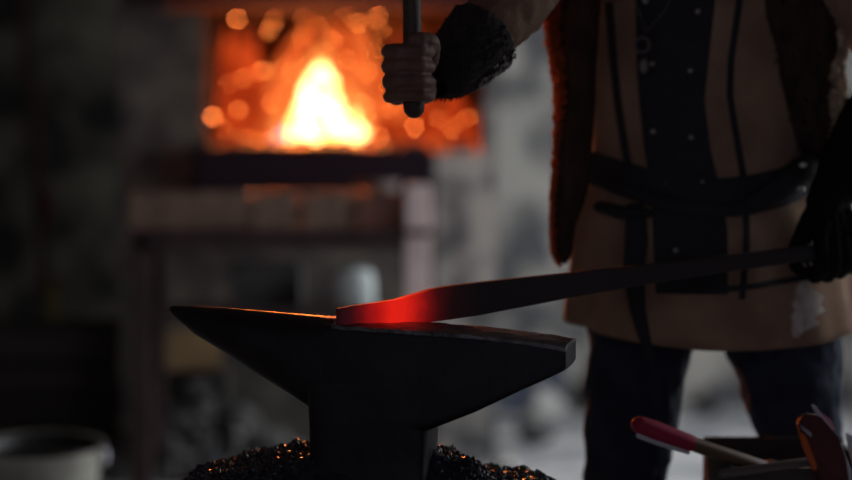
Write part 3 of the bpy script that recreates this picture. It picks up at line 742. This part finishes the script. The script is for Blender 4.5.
# necklace
nk = bmesh.new()
ptsn = [P(630,-60,3.925), P(635,0,3.93), P(646,32,3.935), P(664,12,3.93), P(680,-20,3.92), P(690,-60,3.92)]
for i in range(len(ptsn)-1):
    L_ = (ptsn[i+1]-ptsn[i]).length; m_ = max(2, int(L_/.009))
    for j in range(m_): rock(nk, ptsn[i].lerp(ptsn[i+1], j/m_), .0032, 1, .1)
M_chain = mat('chain_metal', (.17,.16,.15), .45, .5); nkl = obj('necklace', nk, M_chain, smith)
rg = bmesh.new(); c = P(642,45,3.935); tube(rg, [c+Vector((.0145*cos(t), 0, .0145*sin(t))) for t in [2*pi*i/18 for i in range(19)]], [.0026]*19, 8); obj('ring_pendant', rg, M_chain, nkl)
rg = bmesh.new(); c = P(644,66,3.935); ell(rg, c, (.010,.004,.016), 12); obj('pendant', rg, M_chain, nkl)

# sleeves
def sleeve(name, pts, rad, m, d=.008, ds=.05, vox=.007, parent=smith):
    bm = bmesh.new(); tube(bm, pts, rad, 28); return link(name, remeshed(bm, vox, 3, d, ds), m, parent, True, 0)
cuffd = (EL_R-wr_R).normalized()
sleeve('sleeve', [P(472,52,3.65), P(512,10,3.71), EL_R+Vector((0,0,.0)), EL_R.lerp(SH_R,.5), SH_R+Vector((.03,.02,-.01))], [.042,.062,.074,.074,.074], M_coat, .010, .06)
sleeve('sleeve', [wr_L+(EL_L-wr_L)*.5, EL_L, EL_L.lerp(SH_L,.5), SH_L+Vector((-.03,0,-.01))], [.055,.068,.078,.088], M_coat, .010, .06)
# fur gauntlet on the hammer arm: open flaring cuff
gb = bmesh.new(); g0 = P(434,86,3.585); cuffd = (P(492,26,3.69)-g0).normalized(); seg = 64
a1, b1 = frame_of(cuffd); rg_ = []
for (t, r) in [(.0,.026),(.012,.036),(.03,.046),(.06,.055),(.09,.061),(.13,.067),(.155,.070),(.158,.062),(.12,.055),(.06,.042),(.01,.022)]:
    ring = []
    for j in range(seg):
        an = 2*pi*j/seg; dr = cos(an)*a1+sin(an)*b1
        q = r*(1+.10*noise.noise(dr*3+Vector((t*9,0,0)))+.06*noise.noise(dr*9+Vector((t*30,0,0))))
        ring.append(gb.verts.new(g0+cuffd*(t+.006*noise.noise(dr*6))+dr*q))
    rg_.append(ring)
for i in range(len(rg_)-1):
    for j in range(seg): gb.faces.new((rg_[i][j],rg_[i][(j+1)%seg],rg_[i+1][(j+1)%seg],rg_[i+1][j]))
for j in range(seg): gb.faces.new((rg_[-1][j],rg_[-1][(j+1)%seg],rg_[0][(j+1)%seg],rg_[0][j]))
random.seed(11)
for i in range(900):
    t = random.uniform(.005,.157); an = random.uniform(0,2*pi); dr = cos(an)*a1+sin(an)*b1
    r = lerp([(0,.028),(.03,.046),(.09,.061),(.157,.069)], t); b_ = g0+cuffd*t+dr*r
    tip = b_+dr*random.uniform(.002,.006)+(-cuffd)*random.uniform(.006,.014); w = cuffd.cross(dr)*.0025
    v = [gb.verts.new(b_-w), gb.verts.new(b_+w), gb.verts.new(b_+cuffd*.004), gb.verts.new(tip)]
    gb.faces.new((v[0],v[1],v[3])); gb.faces.new((v[1],v[2],v[3])); gb.faces.new((v[2],v[0],v[3]))
obj('fur_cuff', gb, M_cuff, smith, sharp=0)
ct = bmesh.new(); random.seed(12)
lowr = (P(520,60,3.6)-P(480,15,3.6)).normalized()
for i in range(700):
    an = random.uniform(0,2*pi); dr = cos(an)*a1+sin(an)*b1
    if dr.dot(lowr) < .45+random.uniform(-.2,.3): continue
    t = random.uniform(.06,.158); r = lerp([(0,.028),(.03,.046),(.09,.061),(.157,.069)], t)
    rock(ct, g0+cuffd*t+dr*(r+.004)+Vector((0,.012,0)), random.uniform(.002,.0042), 1)
obj('cuff_lit_edge', ct, mat('lit_edge_grey', (.42,.40,.38), .95), smith)  # pale lumps added to stand for daylight on the cuff's lower edge
# black glove + gauntlet on the bar hand
gl = bmesh.new(); wL = hand(gl, LC, a_l, wl, n_l, 1.1, .0022)
ld = (EL_L-wr_L).normalized()
tube(gl, [wL+(-ld)*.01, wL+ld*.03, wL+ld*.10, wL+ld*.20], [.038,.046,.062,.076], 24)
link('glove', remeshed(gl, .004, 2, .003, .03), mat('glove_leather', (.012,.011,.013), .95, 0, bump=.4, spec=.15), smith, True, 0)

# sheepskin vest hanging open: two side panels
def flatloft(rings, seg=28, nz=40, am=.006):
    bm = bmesh.new(); R_ = []
    zs_ = [rings[0][0]+(rings[-1][0]-rings[0][0])*i/nz for i in range(nz+1)]
    for z in zs_:
        g = [lerp([(r[0], r[q]) for r in rings], z) for q in (1,2,3,4)]
        ring = []
        for j in range(seg):
            an = 2*pi*j/seg; q = 1+.9*am/.02*.3*noise.noise(Vector((cos(an)*2.5, sin(an)*2.5, z*18)))
            ring.append(bm.verts.new((g[0]+g[2]*cos(an)*q, g[1]+g[3]*sin(an)*q, z)))
        R_.append(ring)
    for i in range(nz):
        for j in range(seg): bm.faces.new((R_[i][j],R_[i][(j+1)%seg],R_[i+1][(j+1)%seg],R_[i+1][j]))
    bm.faces.new(R_[0][::-1]); bm.faces.new(R_[-1]); return bm
def pxr(py, l, r, Y, dy, d): 
    a_, b_ = P(l,py,Y), P(r,py,Y); return (a_.z, (a_.x+b_.x)/2, Y+dy, (b_.x-a_.x)/2, d)
vl = flatloft([pxr(264,559,568,3.95,.03,.012), pxr(255,552,573,3.95,.03,.020), pxr(225,550,577,3.95,.03,.028), pxr(190,550,590,3.95,.03,.034), pxr(140,558,594,3.95,.03,.040), pxr(95,563,597,3.95,.03,.045), pxr(60,562,598,3.95,.03,.05), pxr(25,557,600,3.95,.035,.055), pxr(-20,557,606,3.95,.05,.07), pxr(-50,560,612,3.98,.05,.06)])
vest = obj('vest_panel', vl, M_fur, smith, sharp=0); vest['label'] = 'narrow hanging panel of dark leather and fur'
re = bmesh.new(); random.seed(31)  # fleece added at the panel edge; its tint carries the fire's orange rim
edl = [(547,0),(544,25),(549,55),(554,95),(554,140),(551,190),(551,225),(553,250),(558,262)]
for i in range(1900):
    t = random.random()**1.25*(len(edl)-1.001); q = int(t); f = t-q
    px = edl[q][0]*(1-f)+edl[q+1][0]*f; py = edl[q][1]*(1-f)+edl[q+1][1]*f
    w = lerp([(0,15),(60,14),(110,12),(150,5),(260,2)], py)
    rock(re, P(px+w*random.random(), py+random.uniform(-3,3), 3.965+random.uniform(-.02,.04)), random.uniform(.003,.006), 1, .4)
mr = bpy.data.materials.new('fire_rim_fleece'); mr.use_nodes = True; nt_ = mr.node_tree
b_ = nt_.nodes['Principled BSDF']; b_.inputs['Base Color'].default_value = (.25,.10,.05,1); b_.inputs['Roughness'].default_value = .95
tl = nt_.nodes.new('ShaderNodeBsdfTranslucent'); tl.inputs[0].default_value = (.95,.55,.32,1); mx = nt_.nodes.new('ShaderNodeMixShader'); mx.inputs[0].default_value = .8
nt_.links.new(b_.outputs[0], mx.inputs[1]); nt_.links.new(tl.outputs[0], mx.inputs[2]); nt_.links.new(mx.outputs[0], nt_.nodes['Material Output'].inputs[0])
obj('fire_rim_fleece', re, mr, vest)
vr = flatloft([pxr(182,818,838,4.05,.0,.03), pxr(165,806,842,4.05,.0,.045), pxr(140,790,843,4.05,.0,.06), pxr(100,768,844,4.05,.0,.075), pxr(60,755,842,4.05,.0,.085), pxr(20,747,838,4.05,.0,.09), pxr(-20,742,828,4.06,.01,.10), pxr(-55,745,800,4.08,.0,.07)])
def tufts(bm, n, ln, w, seed):
    random.seed(seed); bm.faces.ensure_lookup_table(); fc = list(bm.faces); 
    bmesh.ops.recalc_face_normals(bm, faces=bm.faces)
    fc = [(f.calc_center_median().copy(), f.normal.copy()) for f in fc]
    for i in range(n):
        c_, n0 = random.choice(fc); c_ = c_+Vector([random.uniform(-.008,.008) for _ in range(3)])-n0*.003
        tip = c_+n0*ln*random.uniform(.4,1)+Vector((random.uniform(-.3,.3)*ln, random.uniform(-.3,.3)*ln, -ln*random.uniform(.4,1.3)))
        s_ = n0.cross(Vector((0,0,1)));  s_ = s_.normalized()*w if s_.length > .1 else Vector((w,0,0))
        v = [bm.verts.new(c_-s_), bm.verts.new(c_+s_), bm.verts.new(c_-n0*.002+Vector((0,0,w*1.5))), bm.verts.new(tip)]
        bm.faces.new((v[0],v[1],v[3])); bm.faces.new((v[1],v[2],v[3])); bm.faces.new((v[2],v[0],v[3]))
    return bm
tufts(vr, 2600, .012, .0028, 5)
vp = obj('vest_panel', vr, M_fur, smith, sharp=0); vp['label'] = 'broad dark fur panel at the side of the coat'
fl_ = bmesh.new(); random.seed(21)
edge = [(842,30),(846,50),(842,70),(845,95),(848,120),(845,145),(841,160),(838,180)]
for i in range(900):
    t = random.uniform(0, len(edge)-1.001); q = int(t); f = t-q
    px = edge[q][0]*(1-f)+edge[q+1][0]*f; py = edge[q][1]*(1-f)+edge[q+1][1]*f
    w = lerp([(30,3),(50,5),(80,10),(130,13),(165,9),(185,5)], py)
    rock(fl_, P(px-w*.3+random.uniform(-w,w*.5), py, 3.985+random.uniform(-.05,.05)), random.uniform(.003,.0065), 1, .4)
obj('fleece_edge', fl_, M_fleece, vp)

# ------------------------------------------------------------------ crate with tools, lower right
KY = 3.75
kz = Z(446, KY+.1)
kx0, kx1 = X(722,KY), X(870,KY)
bx = thing('tool_box', ((kx0+kx1)/2, KY+.12, 0), 'grey brown wooden tool box in front of the smith at lower right', 'box')
M_kb = mat('grey_board', (.07,.055,.05), .8, 0, (.045,.036,.034), 9, stretch=(.3,1,1))
for (y, n_m) in ((KY,'front_board'),(KY+.24,'back_board')):
    obj(n_m, span(kx0, kx1, y-.009, y+.009, .02, kz - (.028 if y == KY else 0)), M_kb, bx, smooth=False, bevel=.003)
for x in (kx0+.009, kx1-.009): obj('side_board', span(x-.009, x+.009, KY+.0095, KY+.2305, .02, kz-.01), M_kb, bx, smooth=False, bevel=.003)
obj('bottom_board', span(kx0, kx1, KY-.009, KY+.249, 0, .0195), M_kb, bx, smooth=False)
obj('inner_tray', span(kx0+.0185, kx1-.0185, KY+.0095, KY+.2305, kz-.075, kz-.05), M_kb, bx, smooth=False)
# red gripped hammer lying over the box rim
h1, h2, h3 = P(640,425,3.70), P(690,443,3.735), P(775,472,3.80)
rh = thing('red_handled_hammer', h3, 'wooden hammer with crimson grip leaning over the tool box edge', 'hammer')
obj('wooden_shaft', tube(bmesh.new(), [h1.lerp(h2,.85), h2, h2.lerp(h3,.5), h3], [(.017,.014),(.0175,.014),(.019,.014),(.018,.014)], 18), M_handle2, rh)
gp = obj('grip', tube(bmesh.new(), [h1, h1.lerp(h2,.3), h1.lerp(h2,.8), h2], [(.019,.0165),(.022,.018),(.019,.0165),(.018,.0155)], 18), M_redh, rh)
off = Vector((-.004,-.004,-.0185))
obj('grip_edge', tube(bmesh.new(), [h1+off, h1.lerp(h2,.4)+off, h2+off*.95], [(.004,.005),(.0045,.006),(.003,.004)], 10), M_white, gp)
hd2 = bmesh.new(); dd = (h3-h2).normalized(); rt = Vector((0,1,0))
tube(hd2, [h3+rt*-.035-Vector((0,0,.0)), h3+rt*.05], [.018,.018], 14, caps='flat'); obj('hammer_head', hd2, M_steel, rh)
# second handle
s1, s2 = P(722,474,3.70), P(815,461,3.74)
tag(obj('punch_rod', tube(bmesh.new(), [s1, s1.lerp(s2,.5), s2], [.0085,.009,.0085], 14), mat('grey_rod', (.16,.135,.13), .5, .4)), 'greyish rod lying across the front of the tool box', 'rod')
# dark red sheath with an orange strip and pale blade edge
sh = thing('tool_sheath', P(840,470,3.68), 'dark red leather sheath with orange strip standing in the tool box', 'sheath')
def slab(pts, Y, th, m, name, par):
    bm = bmesh.new(); f_ = [bm.verts.new(P(x,y,Y+dy)) for x,y,dy in pts]; b_ = [bm.verts.new(v.co+Vector((.0,th,0))) for v in f_]; n = len(pts)
    bm.faces.new(f_); bm.faces.new(b_[::-1])
    for i in range(n): bm.faces.new((f_[i],b_[i],b_[(i+1)%n],f_[(i+1)%n]))
    return obj(name, bm, m, par, smooth=False, bevel=.003)
slab([(798,423,0),(806,414,0),(820,416,0),(838,436,.01),(846,458,.02),(850,486,.03),(822,486,.02),(806,452,.01)], 3.68, .03, M_dred, 'leather_body', sh)
slab([(800,432,0),(806,436,0),(818,468,.02),(814,472,.02),(804,448,.01)], 3.672, .006, M_orange, 'orange_strip', sh)
slab([(811,404,0),(816,406,0),(838,436,0),(852,470,0),(852,490,0),(843,486,0),(832,444,0)], 3.715, .012, M_white, 'blade', sh)
slab([(820,412,0),(832,420,0),(836,432,0),(830,430,0)], 3.729, .008, M_pink, 'pink_tag', sh)
slab([(800,424,0),(813,434,0),(812,438,0),(801,429,0)], 3.671, .005, M_white, 'buckle', sh)
slab([(846,432,0),(870,446,0),(874,490,0),(860,490,0),(850,455,0)], 3.76, .012, M_white, 'steel_plate', sh)

# ------------------------------------------------------------------ light
def area(name, loc, size, energy, col, rot):
    l = bpy.data.lights.new(name, 'AREA'); l.shape = 'RECTANGLE'; l.size, l.size_y = size; l.energy = energy; l.color = col
    o = bpy.data.objects.new(name, l); COL.objects.link(o); o.location = loc; o.rotation_euler = rot; return o
area('daylight_window_back', (WX+.35, (W1[0]+W1[1])/2, (W1[2]+W1[3])/2), (W1[3]-W1[2], W1[1]-W1[0]), 125, (.92,.96,1), (0, radians(90), 0))
area('daylight_window_side', (WX+.35, (W2[0]+W2[1])/2, (W2[2]+W2[3])/2), (W2[3]-W2[2], W2[1]-W2[0]), 30, (.90,.95,1), (0, radians(90), 0))
l = bpy.data.lights.new('fire_light', 'POINT'); l.energy = 24; l.color = (1,.24,.05); l.shadow_soft_size = .08
o = bpy.data.objects.new('fire_light', l); COL.objects.link(o); o.location = P(325,100,7.5)
area('fire_glow', P(322,128,7.46), (.34,.14), 60, (1,.20,.035), (radians(-90), 0, 0))
w = bpy.data.worlds.new('world'); sc.world = w; w.use_nodes = True
bg = w.node_tree.nodes['Background']; bg.inputs[0].default_value = (.78,.80,1,1); bg.inputs[1].default_value = .27

vs_ = sc.view_settings
vs_.view_transform = 'Standard'; vs_.look = 'None'; vs_.gamma = 1; vs_.exposure = 0; vs_.use_curve_mapping = False
sc.cycles.use_denoising = True
sc.cycles.max_bounces = 6
